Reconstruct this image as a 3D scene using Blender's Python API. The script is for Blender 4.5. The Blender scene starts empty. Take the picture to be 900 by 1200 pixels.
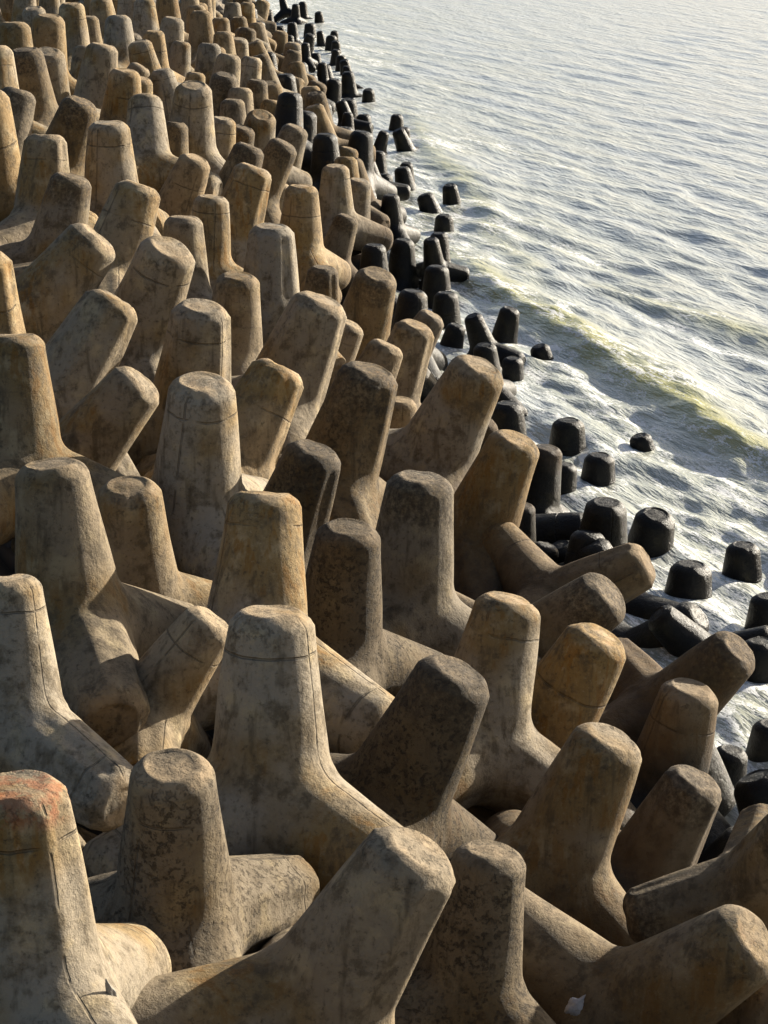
import bpy, bmesh, math, random
import numpy as np
from mathutils import Matrix, Quaternion, Vector

# ------------------------------------------------------------------ scene
C = bpy.data.collections.new("breakwater"); bpy.context.scene.collection.children.link(C)
sc = bpy.context.scene
rng = np.random.default_rng(11)

def tag(o, label=None, cat=None, group=None, kind=None):
    if label: o['label'] = label
    if cat: o['category'] = cat
    if group: o['group'] = group
    if kind: o['kind'] = kind
    return o

# shoreline: X = 6.3 - .107 Y, u = metres inland of it; S(u) = height of the highest tips
def shore_x(Y): return 6.3 - .0865*Y
CA = math.cos(math.atan(.0865))
SU = [-12,-6,-2.5,-1,0,3.7,5,6.5,9,12,30]; SZ = [-4.5,-1.6,.0,.35,.6,2.9,3.6,4.3,4.95,5.2,5.2]

# ------------------------------------------------------------------ node helpers
class NT:
    def __init__(s, name):
        s.m = bpy.data.materials.new(name); s.m.use_nodes = True
        s.t = s.m.node_tree; s.t.nodes.clear()
        s.out = s.n('ShaderNodeOutputMaterial')
    def n(s, typ, **kw):
        nd = s.t.nodes.new(typ)
        for k, v in kw.items():
            if k.startswith('i_'):
                key = k[2:].replace('_', ' ')
                nd.inputs[key if key in nd.inputs else int(key)].default_value = v
            else: setattr(nd, k, v)
        return nd
    def l(s, a, b): s.t.links.new(a, b)
    def val(s, x, sock):
        if hasattr(x, 'is_linked') or hasattr(x, 'links'): s.l(x, sock)
        else: sock.default_value = x
    def math(s, op, a, b=0.0, c=0.0, clamp=False):
        nd = s.n('ShaderNodeMath', operation=op, use_clamp=clamp)
        s.val(a, nd.inputs[0]); s.val(b, nd.inputs[1])
        if op in ('MULTIPLY_ADD','SMOOTH_MIN','SMOOTH_MAX','COMPARE'): s.val(c, nd.inputs[2])
        return nd.outputs[0]
    def ramp(s, x, lo, hi, a=0.0, b=1.0):
        nd = s.n('ShaderNodeMapRange', interpolation_type='SMOOTHSTEP')
        s.val(x, nd.inputs[0]); s.val(lo, nd.inputs[1]); s.val(hi, nd.inputs[2]); nd.inputs[3].default_value = a; nd.inputs[4].default_value = b
        return nd.outputs[0]
    def mix(s, f, a, b, blend='MIX'):
        nd = s.n('ShaderNodeMix', data_type='RGBA', blend_type=blend)
        s.val(f, nd.inputs[0])
        for x, sk in ((a, nd.inputs[6]), (b, nd.inputs[7])):
            if isinstance(x, tuple): sk.default_value = (*x, 1)
            else: s.l(x, sk)
        return nd.outputs[2]
    def noise(s, vec, scale, detail=4, rough=.55, typ='FBM', out=0):
        nd = s.n('ShaderNodeTexNoise', noise_type=typ)
        s.l(vec, nd.inputs['Vector']); nd.inputs['Scale'].default_value = scale
        nd.inputs['Detail'].default_value = detail; nd.inputs['Roughness'].default_value = rough
        return nd.outputs[out]
    def attr(s, name, out=2, typ='OBJECT'):
        nd = s.n('ShaderNodeAttribute', attribute_type=typ, attribute_name=name); return nd.outputs[out]

# ------------------------------------------------------------------ concrete of the tetrapods
def concrete():
    N = NT('cast_concrete')
    geo = N.n('ShaderNodeNewGeometry'); pos = geo.outputs['Position']
    oc = N.n('ShaderNodeTexCoord').outputs['Object']
    tone, pit, wet, seed, red = (N.attr(k) for k in ('tone','pit','wet','seed','red'))
    sep = N.n('ShaderNodeSeparateXYZ'); N.l(oc, sep.inputs[0]); ox, oy, oz = sep.outputs
    wp = N.n('ShaderNodeSeparateXYZ'); N.l(pos, wp.inputs[0]); wz = wp.outputs[2]
    big = N.noise(pos, .9, 3); mid = N.noise(pos, 3.3, 6, .62); fine = N.noise(pos, 22, 6, .7)
    # base: tan / grey / ochre fields
    c = N.mix(tone, (.225,.155,.078), (.230,.200,.155))
    c = N.mix(N.ramp(big, .45, .62, 0, .85), c, (.190,.128,.055))
    c = N.mix(N.ramp(mid, .5, .68, 0, .75), c, (.33,.265,.165))
    m2 = N.noise(pos, 5.1, 5, .65)
    c = N.mix(N.ramp(m2, .50, .66, 0, .75), c, (.085,.064,.038))
    # vertical run-off streaks
    mp = N.n('ShaderNodeMapping'); N.l(pos, mp.inputs[0]); mp.inputs['Scale'].default_value = (7,7,.8)
    st = N.noise(mp.outputs[0], 1.6, 3, .6)
    c = N.mix(N.ramp(st, .52, .70, 0, .6), c, (.065,.048,.028))
    # orange stain
    c = N.mix(N.math('MULTIPLY', N.ramp(big, .52, .62), N.ramp(st, .5, .38, 0, .6)), c, (.17,.085,.022))
    # speckle
    c = N.mix(N.ramp(fine, .53, .70, 0, .65), c, (.045,.033,.020))
    c = N.mix(N.ramp(fine, .45, .28, 0, .4), c, (.33,.27,.18))
    # pitted, lichen-dotted surfaces
    pn = N.noise(pos, 24, 5, .75)
    pm = N.math('MULTIPLY', N.ramp(pn, .53, .60), N.ramp(m2, .36, .56))
    pm = N.math('MULTIPLY', pm, N.math('MAXIMUM', pit, N.ramp(oz, 1.0, 1.3, .12, .5)))
    c = N.mix(N.math('MULTIPLY', pm, .85), c, (.022,.016,.010))
    c = N.mix(N.math('MULTIPLY', pit, .6), c, (.050,.034,.016))
    # pale dusty cap
    cap = N.math('MULTIPLY', N.ramp(oz, 1.2, 1.27), N.ramp(mid, .4, .65))
    c = N.mix(N.math('MULTIPLY', cap, .7), c, (.30,.225,.145))
    bandn = N.math('MULTIPLY', N.ramp(N.math('MULTIPLY_ADD', N.noise(pos, 3, 3), .25, oz), 1.02, 1.10), N.math('MULTIPLY', N.ramp(seed, .30, .22), N.ramp(fine, .35, .6)))
    c = N.mix(N.math('MULTIPLY', bandn, .75), c, (.055,.040,.024))
    # faded red paint
    rp = N.math('MULTIPLY', N.math('MULTIPLY', red, N.ramp(oz, 1.08, 1.2)), N.ramp(N.noise(pos, 7, 5, .7), .44, .56))
    c = N.mix(N.math('MULTIPLY', rp, .42), c, (.26,.065,.030))
    # mould seams: one ring and two long lines
    brk = N.ramp(N.noise(pos, 4.5, 3), .38, .52)
    on = N.ramp(seed, .62, .72)
    ring = N.ramp(N.math('ABSOLUTE', N.math('SUBTRACT', N.math('MULTIPLY_ADD', N.noise(pos, 6, 2), .03, oz), N.math('MULTIPLY_ADD', tone, .35, .74))), .012, .004)
    line = N.math('MULTIPLY', N.ramp(N.math('ABSOLUTE', N.math('MULTIPLY_ADD', N.noise(pos, 5, 2), .02, N.math('SUBTRACT', oy, .01))), .012, .004), N.ramp(oz, 1.26, 1.22))
    seam = N.math('MULTIPLY', N.math('MULTIPLY', N.math('MAXIMUM', ring, line), brk), on)
    c = N.mix(N.math('MULTIPLY', seam, .45), c, (.045,.034,.022))
    # per unit brightness
    hs = N.n('ShaderNodeHueSaturation'); N.l(c, hs.inputs['Color']); hs.inputs['Saturation'].default_value = 1.12; N.l(N.math('MULTIPLY_ADD', seed, .50, .58), hs.inputs['Value'])
    c = hs.outputs[0]
    # black tide band
    wl = N.math('MULTIPLY_ADD', N.noise(pos, 1.8, 4), -1.1, wz)
    damp = N.ramp(wl, 1.75, .35)
    c = N.mix(N.math('MULTIPLY', damp, .8), c, (.060,.036,.017))
    tide = N.ramp(wl, .62, .15)
    tide = N.math('MAXIMUM', tide, N.math('MULTIPLY', wet, N.ramp(N.noise(pos, 2.1, 4), .78, .6)))
    slime = N.mix(N.ramp(mid, .45, .7), (.0035,.003,.0022), (.016,.013,.006))
    c = N.mix(tide, c, slime)
    b = N.n('ShaderNodeBsdfPrincipled'); N.l(c, b.inputs['Base Color'])
    N.l(N.ramp(tide, 0, 1, .88, .48), b.inputs['Roughness']); N.l(N.ramp(tide, 0, 1, .35, .22), b.inputs['Specular IOR Level'])
    h = N.math('ADD', N.math('MULTIPLY', fine, .35), N.math('MULTIPLY', mid, 1.0))
    h = N.math('SUBTRACT', h, N.math('MULTIPLY', pm, .55)); h = N.math('SUBTRACT', h, N.math('MULTIPLY', seam, .6))
    vf = N.noise(pos, 70, 3, .7); h = N.math('ADD', h, N.math('MULTIPLY', vf, .12))
    bp = N.n('ShaderNodeBump'); bp.inputs['Strength'].default_value = .9; bp.inputs['Distance'].default_value = .035
    N.l(h, bp.inputs['Height']); N.l(bp.outputs[0], b.inputs['Normal'])
    N.l(b.outputs[0], N.out.inputs[0]); return N.m
MC = concrete()

# ------------------------------------------------------------------ one leg of a tetrapod
L = 1.28; RT, RB = .272, .43; TAP = (RB-RT)/L
K3 = math.sqrt(8)/3
def leg_mesh(seed, NA=72, NR=26, flat=0.0, bev=.085):
    r = np.random.default_rng(seed)
    az = np.arange(NA)*2*math.pi/NA
    dphi = (az + math.pi/3) % (2*math.pi/3) - math.pi/3      # to the nearest of the three neighbours
    cd = np.cos(dphi)
    zb = .7071*RB*cd/(1+.7071*TAP*cd)
    rows = []
    ztop = L
    # random smooth bumps
    ks = [(r.integers(1,6), r.uniform(2,7), r.uniform(0,6.28), r.uniform(0,6.28), r.uniform(.25,1)) for _ in range(12)]
    def bump(a, z):
        v = 0
        for k, f, p, q, w in ks: v = v + w*np.sin(k*a+p)*np.sin(f*z+q)
        return v/6
    lean = r.uniform(-.018,.018,2); chips = [(r.uniform(0,6.28), r.uniform(.3,.8), r.uniform(.003,.016)) for _ in range(4)]
    s = np.linspace(0,1,NR)**1.15
    zend = ztop-bev
    for i in range(NR):
        z = zb + (zend-zb)*s[i]
        rad = RB - TAP*z
        dist = (z-zb); w = .14
        f = np.where(dist < w, .5*(1-np.clip(dist/w,0,1))**2*w*.5*.9, 0)
        fade = np.clip(dist/.2,0,1)
        oct_ = flat*.012*np.cos(8*az)
        rad = rad + (bump(az, z)*.016 + oct_)*fade
        p = np.stack([rad*np.cos(az)+lean[0]*fade*z, rad*np.sin(az)+lean[1]*fade*z, z], 1)
        n = p/np.linalg.norm(p, axis=1)[:,None]
        rows.append(p + n*f[:,None])
    re = RB-TAP*zend
    top = rows[-1]
    chipf = np.zeros(NA)
    for a0, wd, dp in chips:
        d = np.abs((az-a0+math.pi)%(2*math.pi)-math.pi); chipf += dp*np.clip(1-d/wd,0,1)
    for j in range(1,7):                                     # rounded shoulder
        t = j/6*math.pi/2
        q = j/6; rr = re - bev*(.45*(1-math.cos(t))+.55*q)*1.15 - chipf*math.sin(t*1.0)*.6 + bump(az, np.full(NA, 3+t))*.010
        zz = zend + bev*(.45*math.sin(t)+.55*q)*1.15 - chipf*.8*math.sin(t)
        rows.append(np.stack([rr*np.cos(az)+lean[0]*zend, rr*np.sin(az)+lean[1]*zend, zz], 1))
    base = rows[-1]
    for q in (.85,.62,.4,.2):
        rr = np.hypot(base[:,0],base[:,1])*q
        zz = L + .012*(1-q) + bump(az, np.full(NA,6+q*2))*.010*q - chipf*.8*q**5
        rows.append(np.stack([rr*np.cos(az)+lean[0]*zend, rr*np.sin(az)+lean[1]*zend, zz], 1))
    V = np.concatenate(rows+[np.array([[lean[0]*zend, lean[1]*zend, L+.012]])])
    nr = len(rows); F = []
    for i in range(nr-1):
        for a in range(NA):
            b = (a+1)%NA; F.append((i*NA+a, i*NA+b, (i+1)*NA+b, (i+1)*NA+a))
    ti = nr*NA
    for a in range(NA): F.append(((nr-1)*NA+a, (nr-1)*NA+(a+1)%NA, ti))
    me = bpy.data.meshes.new('leg'); me.from_pydata(V.tolist(), [], F); me.update()
    me.polygons.foreach_set('use_smooth', [True]*len(F))
    # soft join with the neighbouring legs: normals on the rim lie in the bisecting plane
    nv = [v.normal.copy() for v in me.vertices]
    for a in range(NA):
        k = round((az[a]-dphi[a])/(2*math.pi/3))*2*math.pi/3
        nk = Vector((K3*math.cos(k), K3*math.sin(k), -1/3)); pl = (Vector((0,0,1))-nk).normalized()
        n = nv[a]; n = (n - pl*n.dot(pl)).normalized(); nv[a] = n
        nv[NA+a] = (nv[NA+a]*.75+n*.25).normalized()
    me.normals_split_custom_set_from_vertices(nv)
    me.materials.append(MC); return me
LEGS = [leg_mesh(s, flat=(s%3==0)) for s in range(10)]
LOW = [leg_mesh(s, NA=36, NR=12, bev=.09) for s in range(4)]
BLUNT = [leg_mesh(s, NA=48, NR=14, bev=.10) for s in range(20,26)]
TETQ = [Quaternion((1,0,0,0))]
for k in range(3):
    a = k*2*math.pi/3
    d = Vector((K3*math.cos(a), K3*math.sin(a), -1/3))
    # frame whose Z is d and whose three neighbours fall on the other legs
    z = d; x = Vector((0,0,1)) - z*z.z; x.normalize(); y = z.cross(x)
    TETQ.append(Matrix(((x.x,y.x,z.x),(x.y,y.y,z.y),(x.z,y.z,z.z))).to_quaternion())

def make_tetrapod(mesh_set, low=False):
    root = bpy.data.objects.new('tetrapod', None); C.objects.link(root)
    root.empty_display_size = .3; root.rotation_mode = 'QUATERNION'
    for q in TETQ:
        o = bpy.data.objects.new('leg', mesh_set); C.objects.link(o); o.parent = root
        o.rotation_mode = 'QUATERNION'; o.rotation_quaternion = q
    return root
def copy_tree(root):
    c = root.copy(); C.objects.link(c)
    for ch in root.children:
        d = ch.copy(); C.objects.link(d); d.parent = c
    return c
proto = None
# hub x y z | quaternion w x y z | scale | wet | pit | red | label
PODS = [
(-1.83,9.77,3.23,0.905,-0.008,-0.006,-0.425,0.933,0,0,1,0.85,'tan tetrapod with faded red paint on its cap at the bottom left corner'),
(-2.38,12.69,3.44,-0.936,0.086,0.050,0.338,0.791,0,0,0,0.9,'tall pale tetrapod cut by the left edge directly above the red capped one'),
(-2.33,14.94,3.32,-0.907,0.045,0.023,-0.419,0.975,0,0,0,0.3,'tall grey tetrapod with a long lower leg left of the short upright stub'),
(-2.00,16.28,2.95,-0.293,-0.024,0.091,-0.951,0.890,0,0,0,0.4,'short upright tan stub between the tall grey tetrapod and the big pale one'),
(-1.72,18.61,3.01,-0.847,-0.105,0.008,-0.522,1.056,0,0,0,0.95,'broad pale tetrapod behind the short stub with a dark patch below its cap'),
(-1.01,15.48,2.83,-0.247,0.059,0.116,0.960,1.020,0,0,0,1,'tall tan tetrapod standing directly behind the largest central one'),
(-0.77,13.03,2.79,0.958,-0.069,-0.006,-0.279,1.016,0,0,0,0.9,'largest central tan tetrapod with a ring line below its cap'),
(-1.76,14.36,2.84,-0.864,-0.106,-0.291,-0.397,0.714,0,0,0,-1,'narrow dark tetrapod leg leaning right beside the largest central one'),
(-1.25,11.40,2.78,-0.911,-0.097,0.016,-0.401,0.881,0,0.8,0,0.75,'wide pitted upright tetrapod in front, right of the red capped one'),
(-0.42,10.61,2.61,-0.920,0.062,-0.257,0.289,0.965,0,0,0,0.5,'big smooth tetrapod leaning right at the bottom centre, its leg crossing left'),
(0.51,11.94,1.89,-0.719,-0.025,-0.093,-0.689,0.827,0,0.8,0,-1,'speckled pitted tetrapod rising just behind the big one at bottom centre'),
(1.21,14.33,1.56,0.669,0.141,0.107,0.722,0.966,0,0,0,0.5,'large tan tetrapod leaning right with a sharp bend below, lower right'),
(0.00,14.05,2.18,0.718,-0.123,0.169,-0.665,0.997,0,1,0,0.02,'darkest pitted tetrapod leaning right of the largest central one'),
(0.75,16.10,1.83,0.430,-0.132,-0.008,-0.893,0.988,0,0,0,-1,'tan tetrapod with a long bent stem behind the dark pitted leaning one'),
(1.27,17.02,1.31,0.975,0.019,0.221,0.019,1.011,0,0,0,-1,'smooth ochre tetrapod leg leaning right beside the long bent stem'),
(1.22,19.05,1.34,0.873,0.245,0.308,0.286,1.007,0,0,0,-1,'rounded brown leg leaning far right just above the smooth ochre one'),
(1.84,22.00,0.85,0.501,-0.332,0.368,-0.710,0.930,0,0,0,-1,'brown leg lying almost flat and pointing right at the dark water gap'),
(2.51,17.81,0.46,-0.214,0.106,-0.039,0.970,0.956,0,0,0,-1,'upright tan leg near the right edge above the shorter leaning one'),
(2.05,15.55,0.83,-0.331,0.178,-0.117,0.919,0.866,0,0,0,-1,'brown leg leaning right in front of the upright tan one near right edge'),
(1.55,12.55,1.41,0.261,0.397,-0.052,0.879,0.971,0,0,0,-1,'leaning right tan tetrapod, ninth from the left in the first row back'),
(2.58,13.43,1.91,0.162,0.758,-0.140,-0.617,0.698,0,0,0,-1,'grey tetrapod at the right edge with one leg lying flat towards the left'),
(2.62,18.68,0.96,0.556,0.349,0.052,0.753,0.889,0,0,0,-1,'brown leg leaning right beside foaming water at the right edge'),
(3.82,17.66,-0.26,0.848,0.013,-0.216,-0.484,0.862,1,0,0,-1,'black wet tetrapod at the waterline, second nearest in the black row'),
(3.29,19.19,-0.34,0.264,-0.076,0.027,-0.961,0.600,1,0,0,-1,'black wet tetrapod at the waterline, third nearest in the black row'),
(3.88,20.00,-0.49,0.722,-0.013,0.039,-0.691,0.661,1,0,0,-1,'black wet tetrapod at the waterline, fourth nearest in the black row'),
(2.47,26.00,-0.63,-0.776,0.049,0.119,-0.618,0.718,1,0,0,-1,'black wet tetrapod at the waterline, tenth nearest in the black row'),
(2.98,24.50,-0.18,-0.774,0.217,0.148,-0.577,0.790,1,0,0,-1,'black wet tetrapod at the waterline, eighth nearest in the black row'),
(2.89,23.42,-0.38,-0.470,0.245,-0.326,0.783,0.851,1,0,0,-1,'black wet leg leaning right just behind the brown one near right edge'),
(3.70,24.79,-0.78,-0.789,0.035,-0.009,0.613,0.909,1,0,0,-1,'black stub in foam with straight sides, just right of the lying brown leg'),
(3.40,26.74,-0.66,-0.473,-0.111,0.079,-0.870,0.939,1,0,0,-1,'black upright stub standing in foam beyond the lying brown leg'),
(3.08,29.66,-0.62,0.979,0.008,0.018,-0.201,0.780,1,0,0,-1,'black wet tetrapod at the waterline, fourteenth nearest in the black row'),
(2.79,31.38,-0.68,-0.944,-0.006,-0.001,0.331,0.868,1,0,0,-1,'black wet tetrapod at the waterline, fifteenth nearest in the black row'),
(4.56,25.61,-0.59,-0.910,-0.013,0.009,-0.415,0.754,1,0,0,-1,'black stub awash near the right edge, farthest seaward of the near ones'),
(4.51,23.66,-0.51,-0.967,-0.007,-0.001,0.255,0.704,1,0,0,-1,'black wet tetrapod at the waterline, seventh nearest in the black row'),
(3.72,22.82,-0.11,0.571,-0.309,-0.250,0.718,0.655,1,0,0,-1,'black wet tetrapod at the waterline, sixth nearest in the black row'),
(4.17,22.11,-0.52,-0.716,0.008,-0.012,-0.698,0.729,1,0,0,-1,'black wet tetrapod at the waterline, fifth nearest in the black row'),
(2.70,25.44,-0.12,-0.765,-0.029,-0.067,0.639,0.918,1,0,0,-1,'black wet tetrapod at the waterline, twelfth nearest in the black row'),
(2.49,29.08,-0.36,0.560,0.059,0.032,0.825,0.608,1,0,0,-1,'black wet tetrapod at the waterline, thirteenth nearest in the black row'),
(2.08,27.92,0.01,0.115,0.067,0.005,0.991,0.775,0,0,0,-1,'slim brown tetrapod whose lower leg runs down into the black gap'),
(1.00,23.07,1.24,-0.916,-0.105,-0.151,-0.356,1.076,0,0,0,-1,'large tan tetrapod leaning right with a swollen joint, left of the slim brown one'),
(0.17,18.29,2.10,-0.996,0.017,-0.067,0.053,1.076,0,0,0,-1,'smooth round capped tetrapod with its lower leg bending right, mid pile'),
(-0.42,16.76,2.32,0.728,-0.015,0.075,-0.682,0.955,0,1,0,0.25,'pitted grey upright leg right of the tall one behind the largest tetrapod'),
(-1.04,18.96,2.42,-0.827,0.065,-0.173,0.531,0.956,0,1,0,0.05,'dark rough leg leaning right above the pitted grey upright leg'),
(-0.58,21.67,2.28,0.876,0.086,0.125,0.457,1.120,0,0.4,0,-1,'broad rough tetrapod leaning right, left of the small slim stub'),
(0.14,25.98,1.22,0.740,-0.017,0.041,-0.671,0.749,0,0,0,-1,'small slim stub squeezed between the broad rough and the round capped tetrapods'),
(0.53,24.94,1.53,-0.117,-0.207,0.064,-0.969,1.213,0,0,0,-1,'big tan tetrapod leaning right just inshore of the black stubs'),
(0.98,27.83,0.56,0.061,0.203,-0.055,0.976,0.761,0,0,0,-1,'leaning right tan tetrapod, sixth from the left in the first row back'),
(-1.59,20.46,2.80,0.961,-0.124,0.243,0.042,0.982,0,0,0,-1,'tan leg leaning right beside the broad pale tetrapod with a dark patch'),
(-1.26,23.65,2.58,0.891,0.079,0.169,0.415,1.157,0,0,0,0.6,'leaning right tan tetrapod, fourth from the left in the second row back'),
(-1.89,25.57,2.63,0.885,0.048,0.025,0.462,0.956,0,0,0,-1,'upright tan tetrapod, third from the left in the second row back'),
(-1.56,28.47,2.56,-0.140,0.015,-0.019,0.990,1.065,0,0,0,-1,'upright tan tetrapod, sixth from the left in the third row back'),
(-2.07,21.79,3.00,0.930,0.032,0.088,-0.354,1.051,0,0,0,0.7,'upright tan tetrapod, third from the left in the first row back'),
(-2.89,23.73,3.32,-0.018,-0.188,0.126,-0.974,1.125,0,0,0,0.8,'leaning right tan tetrapod, second from the left in the second row back'),
(-3.34,20.68,3.44,-0.333,0.280,-0.009,0.900,1.022,0,0,0,0.6,'thick mottled tetrapod leaning right next to the left edge one'),
(-2.98,18.99,3.29,-0.159,-0.341,-0.068,-0.924,0.915,0,0,0,-1,'tetrapod leaning far right behind the tall grey one, cap facing the sun'),
(-4.02,22.93,3.72,0.934,-0.057,0.351,0.005,1.087,0,0,0,-1,'leaning right tan tetrapod, second from the left in the third row back'),
(-3.22,17.98,3.54,0.514,-0.028,-0.073,-0.854,0.992,0,0,0,-1,'pale upright tetrapod cut by the left edge above the tall grey one'),
(-5.71,30.87,3.91,-0.472,-0.039,-0.120,0.873,1.240,0,0,0,-1,'upright tan tetrapod, first from the left in the fifth row back'),
(-4.09,21.44,3.60,0.775,0.047,0.055,-0.628,1.052,0,0,0,-1,'upright tan tetrapod, first from the left in the second row back'),
(-4.83,29.94,3.60,-0.996,0.082,-0.021,0.025,1.038,0,0,0,-1,'upright tan tetrapod, first from the left in the fourth row back'),
(-4.45,28.23,3.42,-0.084,0.129,-0.011,0.988,0.977,0,0,0,-1,'upright tan tetrapod, first from the left in the third row back'),
(-4.08,31.94,3.45,0.846,0.019,-0.009,0.533,1.100,0,0,0,0.8,'upright tan tetrapod, second from the left in the fifth row back'),
(-3.56,26.87,3.43,-0.908,0.016,-0.185,-0.375,1.067,0,0,0,-1,'leaning right tan tetrapod, third from the left in the third row back'),
(-5.33,34.59,3.63,-0.693,0.105,-0.168,0.693,1.048,0,0,0,-1,'leaning right tan tetrapod, second from the left in the sixth row back'),
(-6.06,33.56,3.86,0.932,-0.169,0.088,-0.309,1.036,0,0,0,-1,'leaning right tan tetrapod, first from the left in the sixth row back'),
(-6.71,37.29,3.93,0.993,-0.062,-0.017,-0.094,1.186,0,0,0,-1,'upright tan tetrapod, first from the left in the eighth row back'),
(-4.06,36.64,3.39,-0.375,0.050,0.173,0.909,1.038,0,0,0,-1,'upright tan tetrapod, third from the left in the fifth row back'),
(-3.54,38.96,3.21,-0.717,-0.127,0.060,-0.683,1.169,0,0,0,0.85,'upright tan tetrapod, third from the left in the sixth row back'),
(-3.84,37.91,2.93,0.846,-0.073,0.032,-0.528,0.901,0,0,0,-1,'upright tan tetrapod, fourth from the left in the fifth row back'),
(-3.44,34.02,2.93,-0.838,0.059,-0.186,0.509,0.940,0,0,0,-1,'leaning right tan tetrapod, second from the left in the fourth row back'),
(-2.62,30.87,2.76,-0.564,-0.030,-0.031,-0.824,0.912,0,0,0,-1,'upright tan tetrapod, fifth from the left in the third row back'),
(-2.71,28.27,2.90,-0.914,0.036,0.000,0.404,0.911,0,0,0,-1,'upright tan tetrapod, fourth from the left in the third row back'),
(-2.66,42.75,2.48,0.955,0.222,0.061,0.189,1.046,0,0,0,-1,'upright tan tetrapod, seventh from the left in the fifth row back'),
(-2.22,44.00,2.01,-0.509,-0.155,-0.076,-0.843,0.989,0,0,0,-1,'leaning right tan tetrapod, eighth from the left in the fifth row back'),
(-2.44,39.65,2.35,0.903,-0.084,0.242,-0.345,1.003,0,0,0,-1,'leaning right tan tetrapod, fourth from the left in the fourth row back'),
(-3.04,41.88,2.41,-0.432,-0.147,0.003,-0.890,0.885,0,0,0,-1,'upright tan tetrapod, sixth from the left in the sixth row back'),
(-2.75,36.87,2.62,-0.597,-0.111,-0.136,-0.782,0.988,0,0,0,-1,'leaning right tan tetrapod, sixth from the left in the fifth row back'),
(-2.44,33.02,2.72,0.322,-0.177,0.010,-0.930,1.067,0,0,0,-1,'leaning right tan tetrapod, third from the left in the fourth row back'),
(-2.19,39.97,1.76,-0.146,0.129,-0.005,0.981,0.747,0,0,0,-1,'upright tan tetrapod, fifth from the left in the fourth row back'),
(-1.41,35.32,2.10,-0.887,-0.011,-0.023,-0.462,0.990,0,0,0,-1,'upright tan tetrapod, seventh from the left in the third row back'),
(-0.95,41.82,1.53,0.979,0.020,-0.004,0.201,0.947,0,0,0,-1,'upright tan tetrapod, sixth from the left in the fourth row back'),
(-0.68,42.98,1.13,0.841,-0.017,0.090,-0.533,0.914,0,0,0,-1,'upright tan tetrapod, seventh from the left in the fourth row back'),
(-1.29,47.82,1.32,0.306,-0.000,0.000,0.952,0.952,1,0,0,-1,'black wet tetrapod at the waterline, thirty ninth nearest in the black row'),
(-1.07,58.62,0.17,-0.014,0.000,-0.008,-1.000,0.853,1,0,0,-1,'black wet tetrapod at the waterline, forty third nearest in the black row'),
(-0.65,52.81,0.68,-0.158,-0.045,0.006,-0.986,0.979,1,0,0,-1,'black wet tetrapod at the waterline, thirty eighth nearest in the black row'),
(-1.12,67.64,-0.14,0.868,0.076,0.044,-0.488,0.883,1,0,0,-1,'black wet tetrapod at the waterline, fifty first nearest in the black row'),
(-0.63,66.24,-0.37,-0.960,0.028,-0.008,-0.278,0.790,1,0,0,-1,'black wet tetrapod at the waterline, forty eighth nearest in the black row'),
(-0.14,58.48,-0.17,0.102,-0.001,0.005,0.995,0.623,1,0,0,-1,'black wet tetrapod at the waterline, thirty seventh nearest in the black row'),
(0.63,55.69,-0.32,-0.882,0.037,0.078,-0.464,0.741,1,0,0,-1,'black wet tetrapod at the waterline, thirty fifth nearest in the black row'),
(0.00,55.09,-0.52,0.222,-0.008,0.037,0.974,0.810,1,0,0,-1,'black wet tetrapod at the waterline, thirty fourth nearest in the black row'),
(1.35,52.66,-0.53,-0.314,-0.156,0.075,0.934,0.776,1,0,0,-1,'black wet tetrapod at the waterline, thirty first nearest in the black row'),
(1.40,49.71,-0.54,0.979,0.000,0.000,-0.204,0.733,1,0,0,-1,'black wet tetrapod at the waterline, twenty ninth nearest in the black row'),
(-0.19,40.12,0.45,-0.920,-0.008,-0.004,0.391,0.814,1,0,0,-1,'black wet tetrapod at the waterline, twenty sixth nearest in the black row'),
(0.35,43.60,-0.10,-0.459,-0.034,-0.008,-0.888,0.821,1,0,0,-1,'black wet tetrapod at the waterline, twenty fifth nearest in the black row'),
(1.04,41.59,-0.29,1.000,-0.003,0.000,-0.026,0.841,1,0,0,-1,'black wet tetrapod at the waterline, twenty fourth nearest in the black row'),
(1.19,39.95,-0.44,0.831,0.000,0.000,0.556,0.812,1,0,0,-1,'black wet tetrapod at the waterline, twenty third nearest in the black row'),
(0.40,35.34,0.50,-0.848,0.022,-0.037,0.528,0.862,1,0,0,-1,'black wet tetrapod at the waterline, twenty first nearest in the black row'),
(-0.41,29.93,1.78,0.919,0.160,0.066,0.354,1.062,0,0,0,-1,'upright tan tetrapod, seventh from the left in the second row back'),
(0.28,33.01,0.81,-0.290,-0.246,-0.056,-0.923,0.807,0,0,0,-1,'leaning right tan tetrapod, ninth from the left in the second row back'),
(1.14,38.09,-0.38,-0.967,-0.034,-0.114,-0.226,0.622,1,0,0,-1,'black wet tetrapod at the waterline, nineteenth nearest in the black row'),
(0.04,28.16,1.50,-0.879,0.048,-0.163,0.445,0.960,0,0,0,-1,'leaning right tan tetrapod, fifth from the left in the first row back'),
(-0.98,31.41,1.75,0.811,-0.024,0.036,-0.584,0.809,0,0,0,-1,'upright tan tetrapod, fifth from the left in the second row back'),
(-0.88,28.80,1.61,0.702,0.147,0.152,0.680,0.780,0,0,0,-1,'leaning right tan tetrapod, sixth from the left in the second row back'),
(-0.40,26.81,1.67,0.973,-0.045,0.219,0.062,0.855,0,0,0,-1,'leaning right tan tetrapod, fourth from the left in the first row back'),
(2.97,37.30,-0.54,0.678,-0.056,-0.126,0.722,0.610,1,0,0,-1,'small black tip alone in the water beyond the waterline stubs'),
(4.11,31.49,-0.57,0.023,-0.126,-0.031,0.991,0.600,1,0,0,-1,'tiny black tip awash farthest out in the water near the breaking wave'),
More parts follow.
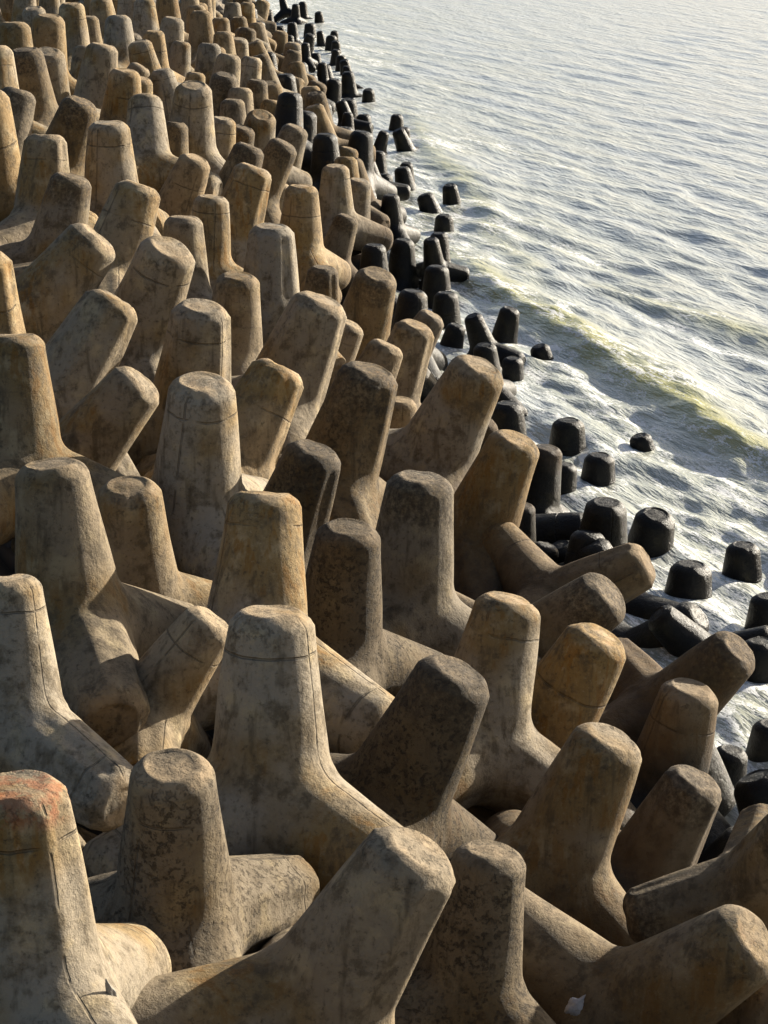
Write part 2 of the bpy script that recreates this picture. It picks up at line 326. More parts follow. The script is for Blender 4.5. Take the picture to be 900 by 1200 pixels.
(1.72,34.93,-0.37,0.262,-0.071,0.003,-0.962,0.625,1,0,0,-1,'concrete tetrapod buried behind the others in the pile'),
(2.18,35.77,-0.46,0.974,0.029,0.009,0.226,0.633,1,0,0,-1,'black wet tetrapod at the waterline, seventeenth nearest in the black row'),
(1.85,30.60,-0.18,-0.438,0.003,-0.006,-0.899,0.843,1,0,0,-1,'black wet tetrapod at the waterline, sixteenth nearest in the black row'),
(1.67,25.50,0.18,0.926,-0.005,0.042,-0.375,0.600,0,0,0,-1,'upright tan tetrapod, seventh from the left in the first row back'),
(-5.13,83.69,1.37,0.996,0.009,0.001,-0.091,0.872,1,0,0,-1,'black wet tetrapod at the waterline, eightieth nearest in the black row'),
(-5.29,99.55,0.18,0.984,0.000,0.000,0.179,0.778,1,0,0,-1,'black wet tetrapod at the waterline, seventy eighth nearest in the black row'),
(-4.66,80.95,1.12,-0.207,0.002,-0.006,-0.978,0.847,1,0,0,-1,'black wet tetrapod at the waterline, seventy sixth nearest in the black row'),
(-4.60,96.23,-0.23,0.818,0.000,0.000,0.575,0.753,1,0,0,-1,'black wet tetrapod at the waterline, seventy fifth nearest in the black row'),
(-4.05,93.06,-0.24,-0.478,-0.000,-0.000,-0.879,0.669,1,0,0,-1,'black wet tetrapod at the waterline, seventy first nearest in the black row'),
(-3.37,98.86,-0.45,-1.000,-0.001,-0.000,0.008,0.839,1,0,0,-1,'black wet tetrapod at the waterline, seventy fourth nearest in the black row'),
(-2.26,93.06,-0.40,0.604,-0.002,0.003,0.797,0.790,1,0,0,-1,'black wet tetrapod at the waterline, sixty eighth nearest in the black row'),
(-2.68,85.35,-0.31,-0.527,0.014,-0.021,-0.849,0.727,1,0,0,-1,'black wet tetrapod at the waterline, sixty fifth nearest in the black row'),
(-3.46,76.57,0.43,0.069,0.000,0.004,-0.998,0.803,1,0,0,-1,'concrete tetrapod buried behind the others in the pile'),
(-2.67,68.53,0.84,-0.412,-0.011,0.023,-0.911,0.898,1,0,0,-1,'black wet tetrapod at the waterline, fifty second nearest in the black row'),
(-2.05,80.84,-0.38,0.873,0.037,-0.079,-0.479,0.797,1,0,0,-1,'black wet tetrapod at the waterline, sixtieth nearest in the black row'),
(-1.84,73.61,-0.18,-0.438,-0.098,0.003,-0.893,0.868,1,0,0,-1,'black wet tetrapod at the waterline, fifty fourth nearest in the black row'),
(-2.47,72.83,0.10,-0.619,0.014,-0.017,-0.785,0.816,1,0,0,-1,'black wet tetrapod at the waterline, fifty seventh nearest in the black row'),
(-3.75,70.69,1.02,0.678,0.000,0.000,-0.735,0.833,1,0,0,-1,'black wet tetrapod at the waterline, sixty second nearest in the black row'),
(-2.67,58.98,1.46,0.120,0.001,-0.004,0.993,0.930,1,0,0,-1,'black wet tetrapod at the waterline, fifty sixth nearest in the black row'),
(-2.28,49.99,1.91,0.406,0.010,0.078,0.910,0.998,1,0,0,-1,'black wet tetrapod at the waterline, forty seventh nearest in the black row'),
(-2.02,50.92,1.45,0.305,0.074,0.052,0.948,0.943,1,0,0,-1,'black wet tetrapod at the waterline, forty fourth nearest in the black row'),
(-1.84,66.48,-0.07,0.855,-0.045,0.026,0.517,0.793,1,0,0,-1,'black wet tetrapod at the waterline, fiftieth nearest in the black row'),
(-4.12,60.29,2.30,-0.961,-0.066,-0.030,-0.266,0.942,0,0,0,-1,'upright tan tetrapod, sixth from the left in the tenth row back'),
(-3.61,55.77,2.22,-0.809,-0.007,-0.098,-0.579,0.952,0,0,0,-1,'upright tan tetrapod, sixth from the left in the eighth row back'),
(-3.92,51.71,2.61,-0.722,-0.042,-0.078,-0.687,1.016,0,0,0,-1,'upright tan tetrapod, seventh from the left in the ninth row back'),
(-3.17,52.55,2.06,0.460,-0.037,0.023,-0.887,0.894,0,0,0,-1,'upright tan tetrapod, sixth from the left in the seventh row back'),
(-7.08,45.14,3.85,-0.527,-0.058,0.001,-0.848,1.171,0,0,0,-1,'upright tan tetrapod, first from the left in the tenth row back'),
(-6.25,40.18,3.81,0.135,0.063,-0.155,0.977,1.086,0,0,0,-1,'upright tan tetrapod, second from the left in the eighth row back'),
(-7.20,53.25,3.50,0.963,0.002,0.001,-0.270,0.902,0,0,0,-1,'upright tan tetrapod, third from the left in the eleventh row back'),
(-6.08,50.01,3.58,0.622,-0.061,-0.099,-0.775,1.058,0,0,0,-1,'upright tan tetrapod, second from the left in the tenth row back'),
(-6.13,51.10,3.27,0.921,0.048,0.076,0.379,0.931,0,0,0,-1,'upright tan tetrapod, third from the left in the tenth row back'),
(-5.75,42.36,3.60,0.488,0.075,0.075,0.866,1.112,0,0,0,-1,'upright tan tetrapod, third from the left in the eighth row back'),
(-4.99,40.41,3.38,0.850,0.047,0.054,0.522,1.056,0,0,0,-1,'upright tan tetrapod, second from the left in the seventh row back'),
(-5.65,53.42,3.13,-0.926,-0.013,0.004,-0.376,0.910,0,0,0,-1,'upright tan tetrapod, fourth from the left in the tenth row back'),
(-5.56,55.48,3.16,-0.595,-0.063,-0.034,-0.800,1.012,0,0,0,-1,'upright tan tetrapod, fourth from the left in the eleventh row back'),
(-5.27,54.70,2.83,0.441,-0.087,0.016,-0.893,0.855,0,0,0,-1,'upright tan tetrapod, third from the left in the ninth row back'),
(-5.76,46.49,3.21,-0.086,-0.253,-0.050,-0.962,0.857,0,0,0,-1,'leaning right tan tetrapod, fourth from the left in the eighth row back'),
(-5.08,60.71,2.88,-0.627,0.006,0.009,0.779,1.026,0,0,0,-1,'upright tan tetrapod, fifth from the left in the eleventh row back'),
(-4.35,53.25,2.75,-0.351,-0.014,-0.053,-0.935,0.978,0,0,0,-1,'upright tan tetrapod, fifth from the left in the ninth row back'),
(-4.54,50.52,2.58,0.809,-0.084,0.043,-0.581,0.798,0,0,0,-1,'upright tan tetrapod, fifth from the left in the eighth row back'),
(-3.71,47.87,2.64,-0.425,-0.110,0.058,-0.897,0.992,0,0,0,-1,'upright tan tetrapod, fifth from the left in the seventh row back'),
(-3.21,47.08,2.43,-0.991,0.070,-0.032,0.113,0.938,0,0,0,-1,'upright tan tetrapod, fifth from the left in the sixth row back'),
(-7.36,43.32,3.89,-0.041,0.005,-0.024,-0.999,1.135,0,0,0,-1,'upright tan tetrapod, first from the left in the eleventh row back'),
(-7.36,51.38,3.75,-0.976,-0.030,0.002,-0.216,1.065,0,0,0,-1,'upright tan tetrapod, second from the left in the eleventh row back'),
(-6.41,58.71,3.38,0.315,-0.019,-0.089,-0.945,1.003,0,0,0,-1,'upright tan tetrapod, third from the left in the twelfth row back'),
(-7.35,56.79,3.57,0.293,-0.018,0.040,0.955,0.962,0,0,0,-1,'upright tan tetrapod, third from the left in the thirteenth row back'),
(-4.87,64.80,2.48,0.014,0.000,-0.005,1.000,0.928,0,0,0,-1,'upright tan tetrapod, sixth from the left in the eleventh row back'),
(-5.06,72.82,2.29,0.999,-0.039,-0.002,0.028,0.948,0,0,0,-1,'upright tan tetrapod, eighth from the left in the thirteenth row back'),
(-5.88,66.16,2.94,-0.903,0.037,-0.014,-0.428,0.948,0,0,0,-1,'upright tan tetrapod, sixth from the left in the thirteenth row back'),
(-6.12,61.86,3.24,-0.565,-0.013,-0.024,0.824,1.044,0,0,0,-1,'upright tan tetrapod, fifth from the left in the thirteenth row back'),
(-7.00,59.84,3.45,-0.983,-0.059,0.003,-0.172,1.005,0,0,0,-1,'upright tan tetrapod, fourth from the left in the thirteenth row back'),
(-4.38,59.52,2.53,0.990,-0.047,0.003,0.132,0.940,0,0,0,-1,'upright tan tetrapod, fifth from the left in the tenth row back'),
(-4.61,46.89,2.97,0.732,-0.054,-0.068,0.676,0.862,0,0,0,-1,'upright tan tetrapod, fourth from the left in the seventh row back'),
(-3.25,40.84,2.62,-0.955,-0.025,-0.083,-0.283,0.920,0,0,0,-1,'upright tan tetrapod, fifth from the left in the fifth row back'),
(-3.19,45.26,2.45,0.190,-0.003,0.011,0.982,0.897,0,0,0,-1,'upright tan tetrapod, fourth from the left in the sixth row back'),
(-2.85,51.86,1.76,-0.415,0.078,0.007,0.907,0.819,0,0,0,-1,'upright tan tetrapod, seventh from the left in the sixth row back'),
(-1.00,39.21,1.24,0.424,-0.151,0.080,-0.889,0.788,0,0,0,-1,'leaning right tan tetrapod, eighth from the left in the third row back'),
(-6.29,38.87,3.84,-0.235,0.021,0.061,-0.970,1.119,0,0,0,-1,'upright tan tetrapod, first from the left in the seventh row back'),
(-0.80,45.00,1.32,0.746,-0.077,0.074,0.657,0.862,0,0,0,-1,'upright tan tetrapod, eighth from the left in the fourth row back'),
(-5.20,44.65,2.96,0.833,0.083,0.052,0.545,0.922,0,0,0,-1,'upright tan tetrapod, third from the left in the seventh row back'),
(-0.51,47.20,0.83,-0.804,-0.090,0.052,0.585,0.990,0,0,0,-1,'upright tan tetrapod, ninth from the left in the fourth row back'),
(-5.25,48.78,3.27,-0.358,0.085,0.066,-0.928,0.963,0,0,0,-1,'upright tan tetrapod, second from the left in the ninth row back'),
(-6.69,48.09,3.33,-0.813,0.126,0.072,0.564,0.866,0,0,0,-1,'upright tan tetrapod, first from the left in the ninth row back'),
(-1.07,49.51,0.89,0.944,-0.061,0.095,-0.311,0.879,0,0,0,-1,'upright tan tetrapod, ninth from the left in the fifth row back'),
(-1.44,53.38,1.32,-0.553,-0.140,0.045,0.820,0.946,0,0,0,-1,'leaning left tan tetrapod, ninth from the left in the sixth row back'),
(-2.76,53.87,1.77,-0.213,0.005,0.115,-0.970,1.004,0,0,0,-1,'upright tan tetrapod, seventh from the left in the seventh row back'),
(-8.57,54.25,3.54,-0.151,0.013,0.123,-0.981,1.007,0,0,0,-1,'upright tan tetrapod, second from the left in the twelfth row back'),
(-1.63,55.71,1.39,0.516,0.115,0.082,-0.845,0.947,0,0,0,-1,'upright tan tetrapod, eighth from the left in the sixth row back'),
(-1.85,57.28,1.37,-0.104,-0.047,0.026,0.993,0.891,0,0,0,-1,'upright tan tetrapod, eighth from the left in the seventh row back'),
(-3.00,57.22,2.16,0.899,-0.068,-0.105,0.419,0.944,0,0,0,-1,'upright tan tetrapod, seventh from the left in the eighth row back'),
(-4.37,57.55,2.22,0.961,0.043,-0.053,0.267,1.007,0,0,0,-1,'upright tan tetrapod, sixth from the left in the ninth row back'),
(-8.73,56.98,3.73,-0.817,0.003,-0.004,-0.577,0.910,0,0,0,-1,'upright tan tetrapod, first from the left in the fourteenth row back'),
(-9.68,58.49,3.74,-0.930,0.088,-0.020,0.357,0.933,0,0,0,-1,'upright tan tetrapod, second from the left in the thirteenth row back'),
(-9.91,60.58,3.44,-0.667,-0.090,-0.009,-0.739,1.015,0,0,0,-1,'upright tan tetrapod, first from the left in the fifteenth row back'),
(-10.84,60.25,3.77,-0.145,-0.068,0.008,0.987,0.871,0,0,0,-1,'upright tan tetrapod, first from the left in the twelfth row back'),
(-2.31,61.84,0.92,-0.926,-0.057,-0.178,-0.329,0.987,0,0,0,-1,'leaning right tan tetrapod, ninth from the left in the seventh row back'),
(-3.36,61.72,2.15,-0.268,-0.155,0.005,0.951,0.904,0,0,0,-1,'leaning left tan tetrapod, eighth from the left in the ninth row back'),
(-7.92,61.73,3.65,-0.720,0.046,0.041,-0.691,0.968,0,0,0,-1,'upright tan tetrapod, third from the left in the fourteenth row back'),
(-10.78,62.22,3.42,0.353,0.053,-0.003,0.934,1.008,0,0,0,-1,'upright tan tetrapod, first from the left in the thirteenth row back'),
(-2.49,63.83,1.33,-0.048,0.056,-0.149,-0.986,0.903,0,0,0,-1,'upright tan tetrapod, eighth from the left in the eighth row back'),
(-5.37,63.30,2.90,0.457,0.013,-0.055,-0.888,0.972,0,0,0,-1,'upright tan tetrapod, fourth from the left in the twelfth row back'),
(-8.05,63.99,3.49,-0.812,-0.112,0.010,-0.573,1.011,0,0,0,-1,'upright tan tetrapod, fourth from the left in the fourteenth row back'),
(-2.62,65.30,0.84,-0.225,-0.150,-0.058,-0.961,0.905,0,0,0,-1,'leaning right tan tetrapod, ninth from the left in the eighth row back'),
(-8.68,65.80,3.33,0.808,0.023,0.016,-0.589,1.002,0,0,0,-1,'upright tan tetrapod, second from the left in the fourteenth row back'),
(-3.02,67.40,1.37,0.987,-0.076,0.108,-0.093,0.869,0,0,0,-1,'upright tan tetrapod, ninth from the left in the ninth row back'),
(-4.39,66.78,1.97,-0.811,0.014,-0.103,-0.576,0.970,0,0,0,-1,'upright tan tetrapod, ninth from the left in the eleventh row back'),
(-5.81,67.51,2.62,0.993,-0.000,0.035,0.114,0.998,0,0,0,-1,'upright tan tetrapod, sixth from the left in the fourteenth row back'),
(-4.44,68.69,1.81,0.997,0.040,0.018,0.058,0.967,0,0,0,-1,'upright tan tetrapod, seventh from the left in the eleventh row back'),
(-10.42,68.75,3.55,-0.381,0.070,-0.029,0.921,0.889,0,0,0,-1,'upright tan tetrapod, second from the left in the fifteenth row back'),
(-5.85,70.20,2.84,-0.303,-0.027,0.006,-0.953,0.913,0,0,0,-1,'upright tan tetrapod, seventh from the left in the thirteenth row back'),
(-4.69,71.80,1.92,0.991,0.030,-0.040,-0.126,0.943,0,0,0,-1,'upright tan tetrapod, eighth from the left in the eleventh row back'),
(-9.19,71.84,3.72,0.737,-0.028,-0.016,0.675,0.865,0,0,0,-1,'upright tan tetrapod, fourth from the left in the fifteenth row back'),
(-10.74,72.54,3.88,0.999,0.029,0.032,0.005,0.888,0,0,0,-1,'upright tan tetrapod, third from the left in the fifteenth row back'),
(-4.17,73.95,1.47,0.298,0.061,-0.068,-0.950,1.011,0,0,0,-1,'upright tan tetrapod, seventh from the left in the tenth row back'),
(-6.08,73.99,2.64,-0.514,0.023,-0.090,0.853,0.898,0,0,0,-1,'upright tan tetrapod, seventh from the left in the fourteenth row back'),
(-3.23,75.25,0.74,0.676,-0.024,0.031,-0.736,0.970,0,0,0,-1,'upright tan tetrapod, ninth from the left in the tenth row back'),
(-4.84,76.03,2.14,0.988,-0.010,0.040,0.148,0.883,0,0,0,-1,'upright tan tetrapod, sixth from the left in the twelfth row back'),
(-6.62,75.68,2.97,-0.698,0.032,0.016,-0.715,0.921,0,0,0,-1,'upright tan tetrapod, fifth from the left in the twelfth row back'),
(-3.88,77.85,0.96,-0.519,0.067,-0.060,0.850,0.929,0,0,0,-1,'upright tan tetrapod, eighth from the left in the tenth row back'),
(-6.87,77.61,2.98,0.308,-0.022,-0.024,-0.951,0.907,0,0,0,-1,'upright tan tetrapod, fifth from the left in the fourteenth row back'),
(-5.01,79.41,2.03,0.892,-0.044,-0.032,0.448,0.968,0,0,0,-1,'upright tan tetrapod, seventh from the left in the twelfth row back'),
(-6.35,79.15,2.81,0.887,0.089,-0.021,-0.453,0.896,0,0,0,-1,'upright tan tetrapod, eighth from the left in the fourteenth row back'),
(-5.13,81.38,1.99,-0.400,0.130,0.050,-0.906,0.862,0,0,0,-1,'upright tan tetrapod, ninth from the left in the twelfth row back'),
(-5.92,82.43,2.09,0.275,0.025,0.127,0.953,0.880,0,0,0,-1,'upright tan tetrapod, fifth from the left in the fifteenth row back'),
(-5.39,84.41,2.08,-0.675,-0.065,0.084,-0.731,0.886,0,0,0,-1,'upright tan tetrapod, eighth from the left in the twelfth row back'),
(-5.24,87.96,1.25,0.281,0.168,-0.007,0.945,1.005,0,0,0,-1,'leaning right tan tetrapod, ninth from the left in the thirteenth row back'),
(-5.89,94.02,1.70,0.176,0.061,-0.087,-0.979,0.911,0,0,0,-1,'upright tan tetrapod, ninth from the left in the fourteenth row back'),
(-1.95,12.96,1.67,-0.913,-0.211,0.048,0.346,0.860,0,0,0,-1,'leaning left tan tetrapod, first from the left in the first row back'),
(-2.75,14.27,1.74,-0.463,-0.050,0.009,-0.885,0.986,0,0,0,-1,'upright tan tetrapod, second from the left in the first row back'),
(1.66,26.77,0.01,-0.621,0.253,0.152,-0.726,0.887,0,0,0,-1,'leaning left tan tetrapod, eighth from the left in the first row back'),
(0.26,36.86,-0.27,-0.777,-0.032,-0.023,-0.629,0.881,0,0,0,-1,'upright tan tetrapod, eighth from the left in the second row back'),
(-1.38,41.57,0.29,-0.192,-0.519,-0.095,-0.827,1.004,0,0,0,-1,'leaning right tan tetrapod, ninth from the left in the third row back'),
(-4.96,59.05,1.75,0.185,0.085,0.074,-0.976,1.000,0,0,0,-1,'upright tan tetrapod, fourth from the left in the ninth row back'),
(1.71,33.83,0.22,0.835,0.016,-0.075,0.545,0.658,1,0,0,-1,'black wet tetrapod at the waterline, eighteenth nearest in the black row'),
(1.79,36.74,0.20,-0.218,-0.177,-0.031,0.959,0.581,1,0,0,-1,'black wet tetrapod at the waterline, twentieth nearest in the black row'),
(2.17,38.46,-0.19,-0.360,-0.101,-0.023,-0.927,0.651,1,0,0,-1,'black wet tetrapod at the waterline, twenty second nearest in the black row'),
(1.05,43.54,0.32,0.559,0.117,0.067,-0.818,0.560,1,0,0,-1,'black wet tetrapod at the waterline, twenty seventh nearest in the black row'),
(1.17,44.69,0.07,0.826,0.023,-0.033,0.563,0.646,1,0,0,-1,'black wet tetrapod at the waterline, twenty eighth nearest in the black row'),
(0.19,47.19,0.43,0.059,-0.021,-0.052,0.997,0.680,1,0,0,-1,'black wet tetrapod at the waterline, thirtieth nearest in the black row'),
(1.76,53.56,-0.30,-0.910,-0.056,0.099,-0.398,0.652,1,0,0,-1,'black wet tetrapod at the waterline, thirty second nearest in the black row'),
(-0.26,54.22,0.25,0.522,0.132,-0.011,-0.843,0.721,1,0,0,-1,'black wet tetrapod at the waterline, thirty third nearest in the black row'),
(0.60,56.76,-0.18,0.378,0.018,-0.050,0.924,0.596,1,0,0,-1,'black wet tetrapod at the waterline, thirty sixth nearest in the black row'),
(-0.17,62.44,-0.01,-0.160,0.133,-0.053,0.977,0.531,1,0,0,-1,'black wet tetrapod at the waterline, fortieth nearest in the black row'),
(0.72,63.03,-0.18,-0.804,-0.166,0.107,0.561,0.688,1,0,0,-1,'black wet tetrapod at the waterline, forty first nearest in the black row'),
(-1.09,63.59,0.34,0.652,0.016,0.022,0.758,0.542,1,0,0,-1,'black wet tetrapod at the waterline, forty sixth nearest in the black row'),
(0.59,65.38,-0.39,0.998,0.054,0.013,0.018,0.599,1,0,0,-1,'black wet tetrapod at the waterline, forty second nearest in the black row'),
(-1.10,65.57,0.38,-0.973,0.003,0.148,0.178,0.615,1,0,0,-1,'black wet tetrapod at the waterline, forty ninth nearest in the black row'),
(0.36,67.54,-0.38,0.867,0.015,0.032,-0.497,0.675,1,0,0,-1,'black wet tetrapod at the waterline, forty fifth nearest in the black row'),
(-0.53,74.99,-0.42,-0.268,-0.041,0.134,-0.953,0.695,1,0,0,-1,'black wet tetrapod at the waterline, fifty third nearest in the black row'),
(-1.21,76.37,-0.08,0.471,0.045,0.024,-0.881,0.747,1,0,0,-1,'black wet tetrapod at the waterline, fifty fifth nearest in the black row'),
(-2.16,76.39,0.47,0.003,-0.007,-0.064,0.998,0.557,1,0,0,-1,'black wet tetrapod at the waterline, fifty ninth nearest in the black row'),
(-1.35,79.15,0.08,-0.979,-0.024,-0.000,0.202,0.543,1,0,0,-1,'black wet tetrapod at the waterline, fifty eighth nearest in the black row'),
(-1.41,83.78,-0.26,-0.980,-0.085,0.104,-0.146,0.647,1,0,0,-1,'black wet tetrapod at the waterline, sixty first nearest in the black row'),
(-3.02,83.61,0.49,-0.848,-0.039,-0.011,0.529,0.547,1,0,0,-1,'black wet tetrapod at the waterline, sixty third nearest in the black row'),
(-1.66,84.94,-0.27,-0.788,0.029,0.002,-0.616,0.657,1,0,0,-1,'black wet tetrapod at the waterline, sixty fourth nearest in the black row'),
(-1.96,86.98,-0.10,0.996,0.076,0.019,0.050,0.567,1,0,0,-1,'black wet tetrapod at the waterline, sixty sixth nearest in the black row'),
(-3.23,90.29,0.08,0.704,0.172,-0.027,0.688,0.716,1,0,0,-1,'black wet tetrapod at the waterline, seventieth nearest in the black row'),
(-2.02,91.78,-0.24,-0.831,-0.072,-0.041,0.550,0.600,1,0,0,-1,'black wet tetrapod at the waterline, sixty seventh nearest in the black row'),
(-2.72,95.05,-0.04,0.527,0.093,0.042,-0.843,0.530,1,0,0,-1,'black wet tetrapod at the waterline, sixty ninth nearest in the black row'),
(-3.94,94.46,0.15,-0.893,-0.021,0.038,-0.448,0.700,1,0,0,-1,'black wet tetrapod at the waterline, seventy third nearest in the black row'),
(-2.28,96.97,-0.27,0.202,0.081,-0.093,0.972,0.588,1,0,0,-1,'black wet tetrapod at the waterline, seventy second nearest in the black row'),
(-4.31,106.22,0.14,0.815,0.052,0.054,-0.574,0.617,1,0,0,-1,'black wet tetrapod at the waterline, seventy ninth nearest in the black row'),
(-3.14,106.76,-0.30,0.496,0.102,0.098,-0.857,0.668,1,0,0,-1,'black wet tetrapod at the waterline, seventy seventh nearest in the black row'),
(-4.84,107.35,0.45,0.725,-0.060,-0.095,0.680,0.573,1,0,0,-1,'black wet tetrapod at the waterline, eighty first nearest in the black row'),
(-4.05,109.02,-0.08,0.998,0.030,0.002,-0.050,0.703,1,0,0,-1,'black wet tetrapod at the waterline, eighty second nearest in the black row'),
(2.32,12.63,0.68,-0.909,-0.128,-0.105,-0.382,0.912,0,0,0,-1,'tan tetrapod leaning right and cut by the right edge in the bottom corner'),
(2.68,16.80,-0.12,-0.580,0.198,-0.199,0.765,0.741,1,0,0,-1,'black wet tetrapod at the waterline, first nearest in the black row'),
(2.41,24.68,-0.18,0.867,-0.111,-0.001,-0.486,0.770,1,0,0,-1,'black wet tetrapod at the waterline, eleventh nearest in the black row'),
(1.75,25.18,-0.28,0.769,0.089,0.148,0.615,0.647,1,0,0,-1,'black wet tetrapod at the waterline, ninth nearest in the black row'),
(-0.94,6.15,2.46,0.297,-0.175,-0.087,0.935,0.894,0,0,0,-1,'concrete tetrapod buried behind the others in the pile'),
(-0.92,7.30,2.65,0.337,-0.203,0.013,-0.919,0.994,0,0,0,-1,'concrete tetrapod buried behind the others in the pile'),
(-0.23,7.87,1.19,-0.048,0.009,-0.128,0.991,1.002,0,0,0,-1,'concrete tetrapod buried behind the others in the pile'),
(-1.36,7.59,1.82,-0.823,-0.091,0.155,0.539,0.896,0,0,0,-1,'concrete tetrapod buried behind the others in the pile'),
(0.52,7.97,2.37,-0.748,0.043,-0.219,0.626,0.897,0,0,0,-1,'concrete tetrapod buried behind the others in the pile'),
(0.84,8.09,0.76,0.858,0.039,0.027,-0.512,0.910,0,0,0,-1,'concrete tetrapod buried behind the others in the pile'),
(-1.58,9.34,1.80,-0.707,-0.052,0.073,-0.701,0.875,0,0,0,-1,'concrete tetrapod buried behind the others in the pile'),
(2.16,9.25,1.41,0.505,-0.007,0.029,-0.863,0.900,0,0,0,-1,'concrete tetrapod buried behind the others in the pile'),
(1.26,9.71,0.55,0.965,0.070,-0.096,-0.234,1.005,0,0,0,-1,'concrete tetrapod buried behind the others in the pile'),
(-0.74,9.65,1.22,0.061,0.154,-0.016,0.986,0.901,0,0,0,-1,'concrete tetrapod buried behind the others in the pile'),
(2.86,10.62,1.08,-0.158,-0.167,0.188,0.955,0.945,0,0,0,-1,'concrete tetrapod buried behind the others in the pile'),
(1.80,12.36,-0.28,0.098,0.003,0.029,0.995,0.957,0,0,0,-1,'concrete tetrapod buried behind the others in the pile'),
(1.83,14.59,-0.13,0.820,-0.042,-0.078,0.566,0.907,0,0,0,-1,'concrete tetrapod buried behind the others in the pile'),
(3.60,14.73,-1.20,0.480,-0.170,-0.144,0.848,0.999,0,0,0,-1,'concrete tetrapod buried behind the others in the pile'),
(0.01,14.90,0.60,-0.912,-0.098,0.005,-0.398,0.871,0,0,0,-1,'concrete tetrapod buried behind the others in the pile'),
(-2.79,15.88,1.74,-0.864,0.022,-0.125,-0.487,0.891,0,0,0,-1,'concrete tetrapod buried behind the others in the pile'),
(-4.36,15.98,2.44,-0.061,0.238,0.097,0.965,0.983,0,0,0,-1,'concrete tetrapod buried behind the others in the pile'),
(1.70,16.20,-0.79,-0.863,0.115,-0.072,0.487,0.968,0,0,0,-1,'concrete tetrapod buried behind the others in the pile'),
(3.21,16.51,-1.20,-0.443,0.050,-0.042,0.894,0.855,0,0,0,-1,'concrete tetrapod buried behind the others in the pile'),
(-2.59,17.68,1.97,-0.803,-0.028,0.136,-0.579,1.014,0,0,0,-1,'concrete tetrapod buried behind the others in the pile'),
(-4.14,18.14,2.39,-0.534,0.057,-0.125,0.834,0.952,0,0,0,-1,'concrete tetrapod buried behind the others in the pile'),
(3.00,18.26,-1.05,0.230,0.008,0.090,-0.969,0.881,0,0,0,-1,'concrete tetrapod buried behind the others in the pile'),
(0.53,18.79,0.48,0.412,0.281,0.060,-0.865,0.909,0,0,0,-1,'concrete tetrapod buried behind the others in the pile'),
(-1.32,18.24,1.33,0.895,-0.133,-0.125,0.407,0.900,0,0,0,-1,'concrete tetrapod buried behind the others in the pile'),
(-5.04,19.81,2.46,-0.973,-0.041,-0.221,0.059,0.857,0,0,0,-1,'concrete tetrapod buried behind the others in the pile'),
(-1.79,19.91,1.35,-0.984,0.030,-0.150,-0.096,0.910,0,0,0,-1,'concrete tetrapod buried behind the others in the pile'),
(1.10,20.53,-0.51,-0.731,-0.157,-0.037,-0.663,0.931,0,0,0,-1,'concrete tetrapod buried behind the others in the pile'),
(0.26,21.01,0.33,0.542,0.020,0.007,-0.840,0.895,0,0,0,-1,'concrete tetrapod buried behind the others in the pile'),
(2.90,20.87,-0.75,0.537,0.050,-0.199,-0.818,0.903,0,0,0,-1,'concrete tetrapod buried behind the others in the pile'),
(-2.19,22.27,1.39,-0.743,0.279,-0.107,0.599,0.907,0,0,0,-1,'concrete tetrapod buried behind the others in the pile'),
(2.84,22.83,-1.21,-0.608,-0.066,0.046,-0.790,0.910,0,0,0,-1,'concrete tetrapod buried behind the others in the pile'),
(-5.39,22.84,3.53,-0.931,0.061,-0.218,0.286,0.917,0,0,0,-1,'concrete tetrapod buried behind the others in the pile'),
(-4.81,23.21,2.39,-0.941,-0.116,-0.014,-0.316,0.947,0,0,0,-1,'concrete tetrapod buried behind the others in the pile'),
(-1.97,24.50,1.59,-0.932,-0.051,0.096,0.345,0.883,0,0,0,-1,'concrete tetrapod buried behind the others in the pile'),
(-3.28,24.56,2.10,-0.182,0.230,-0.030,-0.956,0.898,0,0,0,-1,'concrete tetrapod buried behind the others in the pile'),
(-5.41,24.69,3.49,-0.962,0.061,-0.151,0.219,1.009,0,0,0,-1,'concrete tetrapod buried behind the others in the pile'),
(-3.12,26.61,1.44,0.734,0.113,0.013,-0.670,0.978,0,0,0,-1,'concrete tetrapod buried behind the others in the pile'),
(-5.62,26.60,2.52,-0.746,0.039,-0.172,0.642,0.995,0,0,0,-1,'concrete tetrapod buried behind the others in the pile'),
(-2.20,26.15,1.40,-0.550,0.075,0.133,0.821,0.861,0,0,0,-1,'concrete tetrapod buried behind the others in the pile'),
(-5.90,27.45,3.88,-0.458,-0.219,-0.156,-0.847,0.983,0,0,0,-1,'concrete tetrapod buried behind the others in the pile'),
(-3.59,28.60,1.98,0.820,0.100,-0.060,-0.560,0.869,0,0,0,-1,'concrete tetrapod buried behind the others in the pile'),
(-4.50,28.71,2.26,-0.909,0.074,0.212,-0.351,0.868,0,0,0,-1,'concrete tetrapod buried behind the others in the pile'),
(-6.75,28.95,2.73,-0.919,0.168,-0.142,0.327,1.005,0,0,0,-1,'concrete tetrapod buried behind the others in the pile'),
(1.68,29.24,-0.85,-0.128,0.041,-0.035,-0.990,0.888,0,0,0,-1,'concrete tetrapod buried behind the others in the pile'),
]
R = random.Random(4)
